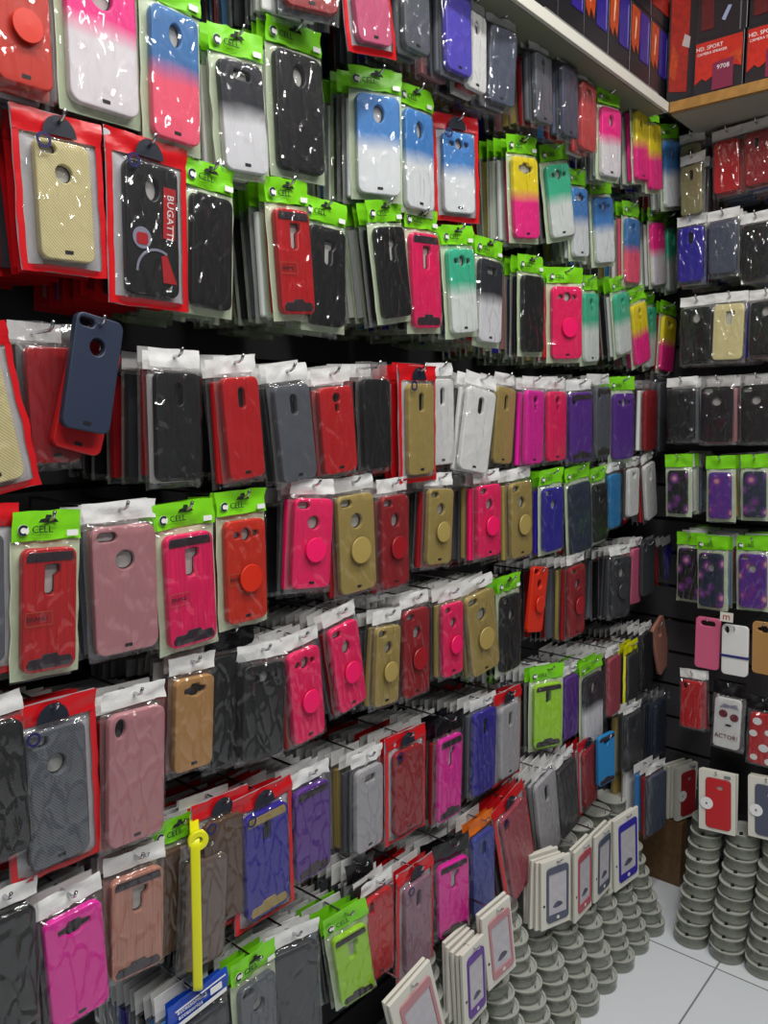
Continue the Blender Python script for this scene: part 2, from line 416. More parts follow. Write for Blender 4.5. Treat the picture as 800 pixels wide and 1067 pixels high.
# ------------------------------------------------------------------ the stock: one line per thing seen in front
# row; style; bag; colour; texture; top x,y ; bottom x,y ; width (photo pixels) ; options
T = '''
1 plain W crimson smooth 318 -105 322 14 60
1 plain R pink smooth 375 -65 387 48 42 few
1 plain W gray smooth 428 -45 430 56 32
1 plain W violet_blue smooth 472 -30 474 78 29
1 oval W white smooth 492 16 492 96 22
1 plain W slate smooth 521 32 518 110 32
1 key W gray smooth 561 58 563 130 22
1 plain W slate smooth 589 70 590 144 21
1 rect W salmon smooth 609 88 609 158 20
1 oval G pink_white smooth 633 114 633 185 24
1 oval G yellow_pink smooth 664 117 666 188 16
1 oval G yellow_pink smooth 678 131 680 198 17
1 oval G blue_white smooth 697 148 699 216 21
2 plaingrip W orange_red smooth 14 -50 23 92 62 port
2 iphone G pink_white smooth 99 -42 106 117 78
2 oval G blue_pink smooth 177 14 180 149 44
2 rect G black_white smooth 246 66 254 181 50
2 oval G black smooth 306 58 311 181 53
2 oval G blue_white smooth 391 101 393 204 48
2 oval G blue_white smooth 432 118 434 219 34
2 trio R blue_white smooth 474 140 476 223 36
2 triojoin G yellow_pink smooth 543 165 546 249 30
2 trio G teal_white smooth 577 172 584 247 28
2 triojoin G blue_white smooth 600 197 602 268 20
2 trio G blue_white smooth 625 206 628 274 23
2 key G blue_pink smooth 656 229 656 295 18
2 key G pink_white smooth 682 233 684 297 17
2 oval G teal_white smooth 697 238 699 303 14
3 iphone R cream carbon 60 150 68 273 62 port
3 oval R black smooth 153 172 156 309 60 bugatti
3 plain G black brushed 217 205 216 322 34
3 ell G red brushed 299 219 307 328 39 caps brand
3 ell G black smooth 337 238 337 340 42
3 ell G black brushed 401 237 411 331 35
3 ell G hot_pink brushed 438 244 442 342 34 caps
3 trio G teal_white smooth 476 260 481 347 32
3 rect G black_white smooth 508 272 506 357 28
3 plain G black brushed 552 288 552 367 26
3 triogrip G hot_pink smooth 588 299 588 374 34 port
3 key G teal_white smooth 612 306 613 377 16 back
3 key G teal_white smooth 644 306 648 368 18
3 key G yellow_pink smooth 662 317 667 378 19
3 key G teal_white smooth 674 321 676 382 12 back
3 notch G yellow_pink smooth 695 331 691 387 17
4 plain R cream carbon -38 370 -6 503 60
4 plain T crimson smooth 48 362 56 482 52 back
4 plain N red smooth 99 358 75 470 56 port
4 iphone N navy carbon 101 331 85 449 50 fwd port
4 pill W black carbon 181 388 183 501 51
4 pill W red smooth 245 393 254 498 42 port
4 pill W gray carbon 299 401 309 500 41 port
4 key W red smooth 345 403 352 492 39 port
4 plain T black smooth 387 395 390 488 26
4 pill R gold smooth 434 400 435 494 27 port
4 pill W white smooth 456 395 457 484 18 back
4 pill W white smooth 499 406 489 491 34 port
4 pill W gold smooth 524 404 519 483 23 back
4 key W magenta smooth 554 407 552 483 23
4 key W hot_pink smooth 577 408 576 480 23
4 drop W purple smooth 602 409 602 480 27 caps
4 drop W gray brushed 625 403 624 476 19 caps
4 trio G purple smooth 647 410 646 478 25
4 plain T crimson smooth 675 407 674 469 16
4 plain T gray smooth 690 398 689 470 12
5 iphone R gray smooth -32 556 -30 693 60
5 ell G red brushed 48 570 47 697 61 caps brand
5 iphone W rose linen 125 547 130 677 70 port
5 ell G hot_pink brushed 192 555 198 670 54 caps brand
5 triogrip G orange_red smooth 251 541 254 646 46 port brand
5 grip W hot_pink smooth 324 519 320 612 44
5 grip W gold smooth 366 515 370 615 42
5 grip W crimson smooth 407 516 408 610 23
5 grip W gold smooth 456 509 453 587 30
5 grip W hot_pink smooth 506 505 506 579 28
5 grip W gold smooth 539 502 540 579 26
5 iphone G royal_blue smooth 573 508 573 573 24
5 plain G navy smooth 601 503 603 574 25
5 iphone G black smooth 622 504 622 563 18
5 plain W sky_blue smooth 637 494 637 549 12
5 notch W white smooth 657 488 656 537 15
5 pill W white smooth 673 483 676 539 14
6 plain W black carbon -14 755 -2 893 54
6 iphone R gray carbon 53 756 60 894 66 port
6 drop W rose linen 139 738 138 873 63 port
6 triojoin W tan linen 199 704 197 799 45
6 plain K black smooth 238 680 236 795 22 back
6 trio W black smooth 272 690 270 788 48
6 triogrip W hot_pink smooth 312 676 319 768 36
6 grip W hot_pink smooth 353 650 364 735 34
6 grip W gold smooth 401 652 398 733 30
6 grip W crimson smooth 430 634 430 723 22
6 grip W hot_pink smooth 468 628 468 702 19
6 grip W gold smooth 496 617 503 698 33
6 iphone G black smooth 529 619 528 697 22
6 grip N orange_red smooth 560 590 553 658 19
6 grip W crimson smooth 598 589 597 661 20
6 grip W charcoal smooth 645 580 643 641 23
6 plain W pink smooth 661 571 658 628 11 back
6 drop N charcoal smooth 673 563 672 619 17
6 plain W royal_blue smooth 700 565 704 623 23
7 plain W black smooth 4 950 8 1072 56
7 triojoin W magenta smooth 72 947 82 1055 64
7 ell W rose_gold brushed 140 907 140 1010 58 caps K7
7 plain G brown smooth 184 880 182 985 28 back
7 edge N yellow smooth 202 855 205 1008 12
7 plain T taupe smooth 212 892 208 1002 18
7 plain R brown smooth 229 850 229 957 19
7 pill R royal_blue smooth 273 841 276 947 49 goldcaps
7 plain W purple smooth 321 817 323 909 40 caps
7 rect W silver smooth 381 798 381 882 32
7 drop R crimson smooth 422 778 422 863 34
7 ell K magenta smooth 466 766 464 851 27 caps
7 pill W royal_blue smooth 502 739 500 824 28
7 pill R silver smooth 528 733 527 806 24
7 pill G lime smooth 569 711 568 777 32 caps
7 plain W purple smooth 592 704 591 767 12 back
7 oval G black_white smooth 615 702 615 771 23
7 plain W rosewood smooth 637 684 636 743 13
7 plain Y charcoal smooth 656 681 655 732 15
7 plain W black smooth 671 660 670 717 12
7 pill N rose_gold smooth 682 648 690 695 16
7 oval N gold smooth 699 640 704 685 13
8 drop U charcoal smooth 207 1056 216 1172 52
8 iphone G gray smooth 264 1018 268 1112 34
8 plain W charcoal smooth 305 984 309 1078 50
8 ell G lime smooth 361 968 371 1036 39 caps
8 plain K black smooth 374 918 374 985 26 back
8 drop W red smooth 391 929 393 1013 25
8 pill R mauve smooth 432 916 432 1004 31
8 ell K magenta smooth 469 895 470 970 35 caps
8 pill O blue smooth 500 866 500 946 25
8 drop R rosewood smooth 530 841 543 922 29
8 pill W silver smooth 564 809 571 887 24
8 plain W charcoal smooth 586 796 591 864 23
8 plain R crimson smooth 611 779 612 836 15 back
8 notch N sky_blue smooth 629 764 629 815 21 caps
8 pill W charcoal smooth 658 743 657 799 20
8 plain T navy smooth 685 730 684 786 13
8 plain T slate smooth 705 721 708 783 21
9 card B rose smooth 424 1022 447 1112 48
9 card B purple smooth 490 983 493 1060 28
9 card B rose smooth 514 944 521 1018 34
9 card B slate smooth 577 893 577 963 34
9 card B rosewood smooth 605 879 605 952 22
9 card B slate smooth 626 864 625 932 21
9 card B royal_blue smooth 650 847 651 920 29
9 plain W slate smooth 682 805 681 865 22
9 cut C crimson smooth 713 796 712 850 24
A pill W olive smooth 721 151 720 200 23 back
A pill W olive smooth 722 173 722 224 20
A plain W red smooth 758 147 758 201 28
A pill W crimson smooth 789 138 790 193 27
B pill W royal_blue smooth 721 237 720 294 28
B plain W slate smooth 754 231 754 285 30
B pill W black smooth 788 234 788 291 29
C oval W black smooth 727 321 726 377 33
C ell W cream smooth 761 317 758 375 33 port
C oval W black smooth 799 314 797 370 33
D pill W black carbon 711 405 711 458 29
D iphone T black smooth 748 403 747 460 34
D iphone T black smooth 789 401 789 460 33
E plain G black floral 707 490 707 535 22
E plain G purple floral 751 492 751 540 25
E plain G navy floral 787 491 787 539 25
F plain G black floral 720 571 719 624 18 back
F iphone G navy floral 742 576 742 632 26
F iphone G purple floral 785 577 785 633 30
G wide N pink smooth 739 643 737 696 27
G drop N white smooth 767 651 766 703 29 band fwd
G triojoin N tan smooth 798 648 797 702 27
H drop W red smooth 722 709 721 757 24
H plain K white smooth 760 727 757 778 29 glasses
H plain K red smooth 796 743 793 795 28 blobs
I cut C red smooth 748 803 748 865 43
I cut C slate smooth 800 810 800 873 43
'''
ROWN = {'1': 'top row', '2': 'second row', '3': 'third row', '4': 'fourth row', '5': 'fifth row', '6': 'sixth row', '7': 'seventh row', '8': 'eighth row', '9': 'bottom row',
 'A': 'end wall top row', 'B': 'end wall second row', 'C': 'end wall third row', 'D': 'end wall fourth row', 'E': 'end wall fifth row',
 'F': 'end wall sixth row', 'G': 'end wall seventh row', 'H': 'end wall eighth row', 'I': 'end wall bottom row'}
GRPN = {k: 'packaged cases hanging in the ' + v for k, v in ROWN.items()}
XROW = {'1': -.858, '8': -.875, '9': -.815}
YROW = {'H': 2.13, 'I': 2.13}
WALLX, WALLY = -1.13, 2.36
FEAT = dict(plain='case', iphone='case with round cutout', grip='ring-grip case', triogrip='ring-grip case', plaingrip='ring-grip case', pill='case with slot cutout',
 ell='case with notched cutout', trio='case with three-part cutout', triojoin='case with three-part cutout', key='case with keyhole cutout', rect='case with rectangular cutout',
 oval='case with oval cutout', drop='case with corner cutout', notch='case with stepped cutout', wide='case with wide cutout', card='bumper card', cut='case card', edge='bumper')
BAGN = dict(T='clear bag', G='green-topped bag', W='white-topped bag', R='red-edged bag', K='black-topped bag', O='orange-topped bag', U='blue-topped bag', Y='yellow bag')
items = []
for ln in T.strip().splitlines():
    q = ln.split()
    items.append(dict(row=q[0], style=q[1], bag=q[2], col=q[3], tex=q[4], xt=float(q[5]), yt=float(q[6]), xb=float(q[7]), yb=float(q[8]), w=float(q[9]), opt=q[10:]))

def short(it):
    c = nice(it['col'])
    if it['tex'] == 'linen': c += ' linen'
    if it['tex'] == 'carbon': c += ' ribbed'
    if it['tex'] == 'floral': c += ' floral'
    return c
def where(i):
    it = items[i]; row = [k for k, t in enumerate(items) if t['row'] == it['row']]
    j = row.index(i)
    if j > 0:
        p = items[row[j - 1]]; return 'right of the %s one' % nice(p['col'])
    p = items[row[j + 1]]; return 'left of the %s one' % nice(p['col'])
def label_of(i):
    it = items[i]
    if it['style'] == 'card': a = '%s phone frame in a white card box' % short(it)
    elif it['style'] == 'cut': a = '%s case in a white display card' % short(it)
    elif it['style'] == 'edge': a = 'yellow bumper seen edge-on'
    else:
        f = FEAT[it['style']]
        if 'caps' in it['opt']: f = f.replace('case', 'dark-capped case', 1)
        a = '%s %s' % (short(it), f)
        a += ', bare' if it['bag'] == 'N' else ', ' + BAGN[it['bag']]
    return '%s, %s, %s' % (a, ROWN[it['row']], where(i))
ORD = ['first', 'second', 'third', 'fourth', 'fifth', 'sixth', 'seventh', 'eighth', 'ninth', 'tenth', 'eleventh', 'twelfth']
WH = []
for i, it in enumerate(items):
    same = [k for k, t in enumerate(items) if t['row'] == it['row'] and short(t) == short(it)]
    if sum(where(k) == where(i) for k in same) > 1:
        WH.append('%s %s one from the left' % (ORD[same.index(i)], nice(it['col'])))
    else: WH.append(where(i))
def fit(t):
    for a, b in ((' one', ''), ('the ', ''), (' cutout', ''), ('second case', 'second')):
        if len(t.split()) <= 16: break
        t = t.replace(a, b)
    return t
LAB = [label_of(i) for i in range(len(items))]
for i, it in enumerate(items):                       # the same words twice: count along the row instead
    if LAB.count(LAB[i]) > 1:
        row = [k for k, t in enumerate(items) if t['row'] == it['row'] and t['col'] == it['col']]
        n = row.index(i)
        LAB[i] = LAB[i].rsplit(', ', 1)[0] + ', %s %s one from the left' % (ORD[n], nice(it['col']))

def local_px_width(P, W, yaw, base):
    """silhouette width in pixels of a case of width W and thickness TH turned by yaw at P"""
    M = Matrix.Rotation(base + yaw, 3, 'Z'); xs = []
    for y in (-W / 2, W / 2):
        for x in (-.001, TH): xs.append(proj(P + M @ Vector((x, y, 0)))[0])
    return max(xs) - min(xs)
REST = bmesh.new()
REST_COLS = ['gray', 'black', 'crimson', 'white', 'gold', 'blue_white', 'royal_blue', 'charcoal', 'rose', 'silver']
REST_MATS = [case_mat(c) for c in REST_COLS] + [M_HEAD['G'], M_HEAD['W'], M_HEAD['R'], GREENFILM, SIDEFILM]
def head_ix(b): return {'G': len(REST_COLS), 'R': len(REST_COLS) + 2}.get(b, len(REST_COLS) + 1)
def rest_pack(M, bag, W, H, hh, m, gap, ci):
    """one of the packs deep on a hook: header, pouch and case in the collective mesh"""
    top = .010; zc = top - hh - gap - H / 2; bw = W / 2 + m * .6
    add_box(REST, (.001, -W / 2, zc - H / 2), (.0105, W / 2, zc + H / 2), ci, M)
    add_box(REST, (-.0006, -bw, top - hh), (.0006, bw, top), head_ix(bag), M)
    add_box(REST, (-.0008, -bw, zc - H / 2 - .009), (-.0002, bw, top - hh), {'G': len(REST_COLS) + 3, 'R': len(REST_COLS) + 2}.get(bag, len(REST_COLS) + 4), M)

BACKS = {}
def behind_mesh(bag, style, W, H, hh, m, gap):
    """a pack whose edges alone show: pouch, header and case as one mesh (slots 0 case, 1 header, 2 pouch)"""
    bm = bmesh.new(); top = .010; zc = top - hh - gap - H / 2; bw = W / 2 + m * .6
    add_box(bm, (.0012, -W / 2, zc - H / 2), (.0108, W / 2, zc + H / 2), 0)
    bmesh.ops.bevel(bm, geom=bm.edges[:], offset=.003, segments=2, affect='EDGES', profile=.5)
    for f in bm.faces: f.material_index = 0
    sd = rng.random() * 50
    def strip(z0, z1, mi, ny, nz, x0, amp):
        g = [[bm.verts.new((x0 + amp * noise.noise(Vector((-bw + 2 * bw * i / ny, z0 + (z1 - z0) * j / nz, sd)) * 60), -bw + 2 * bw * i / ny, z0 + (z1 - z0) * j / nz)) for j in range(nz + 1)] for i in range(ny + 1)]
        for i in range(ny):
            for j in range(nz):
                f = bm.faces.new((g[i][j], g[i + 1][j], g[i + 1][j + 1], g[i][j + 1])); f.material_index = mi; f.smooth = True
    strip(top - hh, top, 1, 5, 3, .001, .003)
    strip(zc - H / 2 - .009, top - hh, 2, 4, 6, -.0006, .0015)
    return mesh_of(bm)

HOOKS = {}
def hook_mesh(L):
    bm = bmesh.new()
    add_tube(bm, [(-L, 0, 0), (-.02, 0, 0), (.010, 0, .0005), (.017, 0, .004), (.021, 0, .011)], .0021, 7)
    return mesh_of(bm, smooth=True)

n_behind = 0
def build_item(i, it):
    global n_behind
    row, bag, style = it['row'], it['bag'], it['style']
    end = row in 'ABCDEFGHI'
    base = R(-90) if end else 0
    dx = (.0045 if i % 2 else 0) - (.020 if 'back' in it['opt'] else 0) + (.016 if 'fwd' in it['opt'] else 0)
    if end:
        P = YROW.get(row, 2.15) - dx
        a, b = on_y(it['xt'], it['yt'], P), on_y(it['xb'], it['yb'], P)
        dh = b.x - a.x
    else:
        P = XROW.get(row, -.9) + dx
        a, b = on_x(it['xt'], it['yt'], P), on_x(it['xb'], it['yb'], P)
        dh = b.y - a.y
    H = (b - a).length; roll = math.atan2(dh, a.z - b.z); mid = (a + b) / 2
    # real proportions first, then a turn towards the aisle where the photo shows the face wider
    best = None
    if style == 'edge':
        W, yaw = .074 * H / .15, R(55)
    else:
        for asp in [.45 + .01 * k for k in range(12)]:
            for yd in range(0, 34, 2) if not end else range(-8, 9, 2):
                e = abs(local_px_width(mid, asp * H, R(-yd) if not end else R(yd), base) - it['w']) + abs(asp - .5) * 14 + abs(yd) * .06
                if best is None or e < best[0]: best = (e, asp * H, R(-yd) if not end else R(yd))
        _, W, yaw = best
    nm = 'hanging_phone_case' if style not in ('card', 'cut') else 'hanging_phone_card'
    root = thing(nm, fit(LAB[i]), 'phone case', GRPN[row] if bag != 'N' else None)
    big = (it['yb'] - it['yt']) > 70
    Mrot = Matrix.Rotation(base, 4, 'Z') @ Matrix.Rotation(roll, 4, 'X') @ Matrix.Rotation(yaw, 4, 'Z')
    up = (a - b).normalized()
    if style in ('card', 'cut'):
        hook = a - up * .008; zc = .008 - H / 2
        th = .007 if style == 'card' else .012
        if style == 'card':
            link('card_box', box_mesh((0, -W / 2, zc - H / 2), (th, W / 2, zc + H / 2), .0012), root, M_CARD)
            s = min(W / .083, H / .165)
            fw, fh = .74 * W, .80 * H
            fr = link('phone_frame', sheet([rrect(0, 0, fw, fh, .009), rrect(0, .001, fw * .84, fh * .76, .002)], .003, .0004), root, case_mat(it['col'])); fr.location = (th + .0012, .004, zc - .002)
            sc = link('screen_picture', sheet([rrect(0, 0, fw * .82, fh * .75, .002)], .0012), root, plain('screen_print', (188,184,190), .35, mottle=.12)); sc.location = (th + .0005, .004, zc - .001)
            mo = link('screen_motif', sheet([[(-.014,-.004),(-.008,.004),(.0,.008),(.010,.005),(.015,-.002),(.006,-.006),(-.006,-.007)]], .0005), root, plain('motif', (84,84,104), .5, mottle=.5)); mo.location = (th + .0013, .004, zc - fh * .22); mo.scale = (1, s, s)
            hb = link('home_button', sheet([circ(0, 0, .0042)], .0005), root, M_CARD); hb.location = (th + .0029, .004, zc - fh * .44 - .001); hb.scale = (1, s, s)
            dt = link('printed_dot', sheet([circ(0, 0, .003)], .0005), root, M_INK); dt.location = (th + .0002, -W / 2 + .008, zc - fh * .18)
        else:
            cw, chh = W * .66, H * .82
            hole = rrect(.003, -.004, cw + .004, chh + .004, .010)
            me = sheet([rrect(0, 0, W, H, .002), hole], .0016); c = link('card_front', me, root, M_CARD); c.location = (th, 0, zc)
            link('card_box', box_mesh((0, -W / 2, zc - H / 2), (th - .002, W / 2, zc + H / 2), .001), root, M_CARD)
            k = sheet([rrect(0, 0, cw, chh, .010), circ(cw * .08, chh * .33, .010, .006)], .004, .001); kk = link('case_shell', k, root, case_mat(it['col'])); kk.location = (th + .0015, .003, zc - .004)
            bd = link('round_badge', sheet([circ(0, 0, .015 * H / .15)], .0008), root, M_WHITEINK); bd.location = (th + .004, -W * .28, zc - .006)
            bi = link('badge_logo', text_mesh('e', .012), root, M_NAVYINK); bi.location = (th + .0048, -W * .28, zc - .005)
            st = link('price_sticker', sheet([rrect(0, 0, .016, .008, .001)], .0006), root, plain('sticker_gray', (120,120,126), .6)); st.location = (th + .0015, W * .28, zc + H * .44)
    elif bag == 'N':
        hook = a - up * (H * .075); zc = H * .075 - H / 2
        if style == 'edge':
            zz = zc
            link('bumper_ring', sheet([rrect(0, 0, W, H, .012), rrect(0, 0, W - .007, H - .007, .009)], .013, .002, 2), root, case_mat('yellow'))
            root.children[0].location = (0, 0, zz)
            lp = link('hang_loop', sheet([circ(0, 0, .013), circ(0, 0, .0065)], .007, .001), root, case_mat('yellow')); lp.location = (.004, -W / 2 + .006, zz + H / 2 - .004); lp.rotation_euler = (0, 0, R(-75))
        else:
            big_n = big
            build_case(root, (TH / 2, 0, zc), it['col'], style, it['tex'], W, H, big_n, insert=False if style in ('iphone',) else M_DARK, caps='caps' in it['opt'])
        th = TH
    else:
        hook = a + up * (HEADH[bag] + GAPZ[bag] - .010)
        zc = build_bag(root, bag, W, H, it['yb'] - it['yt'], i * 1.7, 'K7' if 'K7' in it['opt'] else None)
        dark_in = style in ('pill', 'triojoin', 'key', 'drop') and it['col'] not in OMB
        build_case(root, (TH / 2 + .0006, 0, zc), it['col'], style, it['tex'], W, H, big, insert=M_DARK if dark_in else M_INLAY, caps='caps' in it['opt'])
        th = TH
    xs = TH + .0018
    if 'goldcaps' in it['opt']:
        for t in (True, False):
            c = link('end_cap', cap_mesh(t, W, H), root, case_mat('gold')); c.location = (xs - .001, 0, zc); c['label'] = 'gold end cap'
    if 'bugatti' in it['opt']:
        mr = plain('print_red', (176,26,34), .4)
        s = link('printed_stripe', sheet([[(-.0095,-.030),(.0075,-.030),(.0105,.032),(-.0075,.032)]], .0006), root, mr); s.location = (xs, W * .30, zc + .022)
        s = link('printed_stripe', sheet([[(-.008,-.017),(.012,-.017),(-.002,.017),(-.010,.015)]], .0006), root, mr); s.location = (xs, W * .27, zc - .045)
        t = link('printed_word', text_mesh('BUGATTI', .0135), root, M_WHITEINK); t.rotation_euler = (R(-92), 0, 0); t.location = (xs + .0006, W * .31, zc + .018)
        s = link('printed_badge', sheet([circ(0, 0, .013)], .0006), root, plain('badge_gray', (140,140,160), .4)); s.location = (xs, -W * .23, zc - .012)
        s = link('badge_emblem', sheet([rrect(0, 0, .016, .014, .004)], .0006), root, mr); s.location = (xs + .0006, -W * .23, zc - .013)
        s = link('printed_arc', sheet([[(.03 * math.cos(R(q)), .03 * math.sin(R(q))) for q in range(60, 185, 8)] + [(.027 * math.cos(R(q)), .027 * math.sin(R(q))) for q in range(180, 56, -8)]], .0006), root, plain('badge_gray', (140,140,160), .4)); s.location = (xs, W * .05, zc - .052)
    if bag == 'U':
        zt = .010 - HEADH['U']
        for z_, h_ in ((zt + .006, .006), (zt + .0285, .002)):
            o = link('printed_stripe', sheet([[(-W * .5, z_ - h_ / 2 - .003), (W * .56, z_ - h_ / 2 + .001), (W * .56, z_ + h_ / 2 + .001), (-W * .5, z_ + h_ / 2 - .003)]], .0005), root, M_WHITEINK); o.location = (.0062, 0, 0)
        for k_, s_ in enumerate(('accessories', 'accesorios')):
            o = link('printed_word', text_mesh(s_, .0095), root, M_WHITEINK); o.location = (.0064, -W * .20, zt + .0225 - .0085 * k_)
        o = link('size_sticker', sheet([rrect(0, 0, .020, .010, .001)], .0005), root, M_WHITEINK); o.location = (.0064, W * .34, zt + .019)
    if 'brand' in it['opt']:
        o = link('clear_sticker', sheet([rrect(0, 0, .032, .016, .001), rrect(0, 0, .031, .015, .001)], .0004), root, plain('sticker_gold', (150,110,60), .4)); o.location = (xs + .0006, -W / 2 + .018, zc - H * .06)
        o = link('printed_word', text_mesh('BRAND', .0075), root, M_DARK); o.location = (xs + .0006, -W / 2 + .016, zc - H * .06)
    if 'band' in it['opt']:
        bm = bmesh.new(); add_box(bm, (-.001, -W / 2 - .002, -.003), (TH + .002, W / 2 + .002, .003)); s = link('rubber_band', mesh_of(bm), root, plain('band_blue', (34,44,110), .5)); s.location = (0, 0, zc - H * .12)
    if 'glasses' in it['opt']:
        mr = plain('print_maroon', (110,20,34), .4)
        for sy in (-1, 1):
            s = link('printed_lens', sheet([circ(0, 0, .011, .010)], .0006), root, mr); s.location = (xs, sy * .014 + .004, zc + .022 - sy * .003)
        s = link('printed_mouth', sheet([circ(0, 0, .008, .003)], .0006), root, M_DARK); s.location = (xs, .004, zc - .004)
        t = link('printed_word', text_mesh('ACTOR!', .016), root, mr); t.location = (xs, 0, zc - .036)
        s = link('printed_hair', sheet([[(-.022,0),(-.012,.012),(.004,.010),(.02,.014),(.026,.002),(.010,.004),(-.006,.002)]], .0006), root, plain('badge_gray', (140,140,160), .4)); s.location = (xs, .002, zc + .040)
    if 'blobs' in it['opt']:
        for y, z, r_ in ((-.012,.045,.011),(.016,.02,.009),(-.02,.012,.010),(.006,-.022,.012),(-.016,-.05,.009),(.02,-.055,.010)):
            s = link('printed_spot', sheet([circ(0, 0, r_, r_ * .85)], .0006), root, M_WHITEINK); s.location = (xs, y, zc + z)
    root.matrix_world = Matrix.Translation(hook) @ Mrot
    # ---- packs behind on the same hook
    depth = (hook.x - WALLX) if not end else (WALLY - hook.y)
    back = Vector((-1, 0, 0)) if not end else Vector((0, 1, 0))
    hk = link('display_hook', hook_mesh(depth), None, M_CHROME)
    hk.matrix_world = Matrix.Translation(hook + (Vector((0, 0, 0)))) @ Matrix.Rotation(base, 4, 'Z')
    s_ = short(it)
    tag(hk, fit('chrome hook holding the %s, %s, %s' % ('%s %s' % (s_, {'card': 'frame card', 'cut': 'case card', 'edge': 'bumper'}.get(style, 'case')), ROWN[row], WH[i])), 'hook', 'chrome hooks on the slatted walls')
    HK.append((hk, i))
    if bag == 'N' and style != 'edge' or 'noback' in it['opt']: pass
    b2 = bag if bag in HEADH else 'W'
    hh, m, gap = HEADH[b2], MARG[b2], GAPZ[b2]
    Wb, Hb = W, H
    if style in ('card', 'cut'): nb, pitch, hh2 = (3 if row == '9' else 1), .011, 0
    else: nb, pitch = (2 if (row in '123' or i % 2) and row not in 'DEFGH' else 1), .0165
    if it['xt'] < 0 or 'back' in it['opt'] or style == 'edge' or bag == 'N': nb = 0
    if style == 'card': nb = 4 if it['col'] in ('slate', 'purple') and it['w'] > 25 else 1
    k = 1
    pal = {'1': ['gray', 'crimson', 'slate', 'white'], '2': ['blue_white', 'pink_white', 'white', 'black'], '3': ['red', 'black', 'teal_white', 'navy'], '4': ['black', 'gray', 'crimson', 'white'],
           '5': ['crimson', 'gold', 'charcoal'], '6': ['crimson', 'gold', 'charcoal', 'black']}.get(row, ['charcoal', 'crimson', 'gray', 'black'])
    if 'few' in it['opt']: nb, depth = 0, 0
    while k * pitch < depth - .02:
        jit = Vector((0, rng.uniform(-.005, .005), rng.uniform(-.006, .004) - (k * .0035 if row in '5678' else 0)))
        if end: jit = Vector((jit.y, 0, jit.z))
        Mk = Matrix.Translation(hook + back * (k * pitch) + jit) @ Mrot @ Matrix.Rotation(R(rng.uniform(-2.5, 2.5)), 4, 'X')
        c = rng.choice(pal) if k > 1 or rng.random() < .6 else it['col']
        if k <= nb:
            n_behind += 1
            if style == 'card' or style == 'cut':
                o = link('hanging_phone_card', box_mesh((0, -W / 2, .008 - H), (.007, W / 2, .008), .0012), None, M_CARD)
                if k == 1 and False: pass
                kindw = 'white card box'
            else:
                key = (i, )
                o = link('hanging_phone_case', behind_mesh(b2, style, Wb, Hb, hh, m, gap))
                o.data.materials.append(case_mat(c)); o.data.materials.append(M_HEAD[b2]); o.data.materials.append(GREENFILM if b2 == 'G' else M_HEAD['R'] if b2 == 'R' else SIDEFILM)
                kindw = 'bagged case'
            o.matrix_world = Mk
            tag(o, fit('%s%s behind the %s %s, %s, %s' % ('' if k == 1 else ORD[k - 1] + ' ', kindw, s_, {'card': 'frame', 'cut': 'card'}.get(style, 'case'), ROWN[row], WH[i])), 'phone case', GRPN[row])
            BH.append((o, i))
        elif style not in ('card', 'cut', 'edge') and bag != 'N' and row not in 'HI' and k * pitch < depth - .03 and (row in '123678' or end or k % 2 == 0):
            ci = rng.randrange(len(REST_COLS)) if row not in '456' else rng.choice((0, 1, 2, 7))
            rest_pack(Mk, b2 if row in '123' or rng.random() < .4 else 'W', Wb * .97, Hb * .97, hh, m, gap, ci)
        k += 1
HK, BH = [], []
for i, it in enumerate(items): build_item(i, it)
me = mesh_of(REST)
for m_ in REST_MATS: me.materials.append(m_)
ro = link('hanging_phone_case', me); tag(ro, 'remaining bagged cases packed deep on the hooks behind the front ones', 'phone case', kind='stuff')

# ------------------------------------------------------------------ the setting
def struct(name, me, m, **k):
    o = link(name, me, None, m); o['kind'] = 'structure'; return o
def slatwall(name, along_y, a0, a1, face, zt):
    bm = bmesh.new(); z = 0.0; pitch = .10
    while z < zt - .001:
        z1 = min(z + pitch, zt)
        for lo, hi, d, mi in ((z, z1 - .010, 0, 0), (z1 - .010, z1, .012, 1)):
            if along_y: add_box(bm, (face - .03, a0, lo), (face - d, a1, hi), mi)
            else: add_box(bm, (a0, face + d, lo), (a1, face + .03, hi), mi)
        z = z1
    bmesh.ops.recalc_face_normals(bm, faces=bm.faces)
    me = mesh_of(bm); me.materials.append(M_WALLP); me.materials.append(M_GROOVE)
    o = link(name, me); o['kind'] = 'structure'; return o
slatwall('wall_left', True, -.6, WALLY, WALLX, 2.9)
slatwall('wall_back', False, WALLX, 1.6, WALLY, 2.9)
m, N, L, B = new_mat('floor_tile')
tc = N.new('ShaderNodeTexCoord'); mp = N.new('ShaderNodeMapping'); mp.inputs['Location'].default_value = (.597 + .6 * 4, -2.006 + .6 * 8, 0)
br = N.new('ShaderNodeTexBrick'); br.offset = 0; br.inputs['Scale'].default_value = 1; br.inputs['Brick Width'].default_value = .6; br.inputs['Row Height'].default_value = .6
br.inputs['Mortar Size'].default_value = .0025; br.inputs['Mortar Smooth'].default_value = .2
br.inputs['Color1'].default_value = lin((222,226,230)); br.inputs['Color2'].default_value = lin((218,223,228)); br.inputs['Mortar'].default_value = lin((132,132,134))
L.new(tc.outputs['Object'], mp.inputs['Vector']); L.new(mp.outputs['Vector'], br.inputs['Vector']); L.new(br.outputs['Color'], B.inputs['Base Color'])
B.inputs['Roughness'].default_value = .22
struct('floor', box_mesh((-1.16, -.6, -.05), (1.6, 2.39, 0)), m)
struct('ceiling', box_mesh((-1.16, -.6, 2.9), (1.6, 2.39, 2.95)), plain('ceiling_white', (206,206,200), .8))

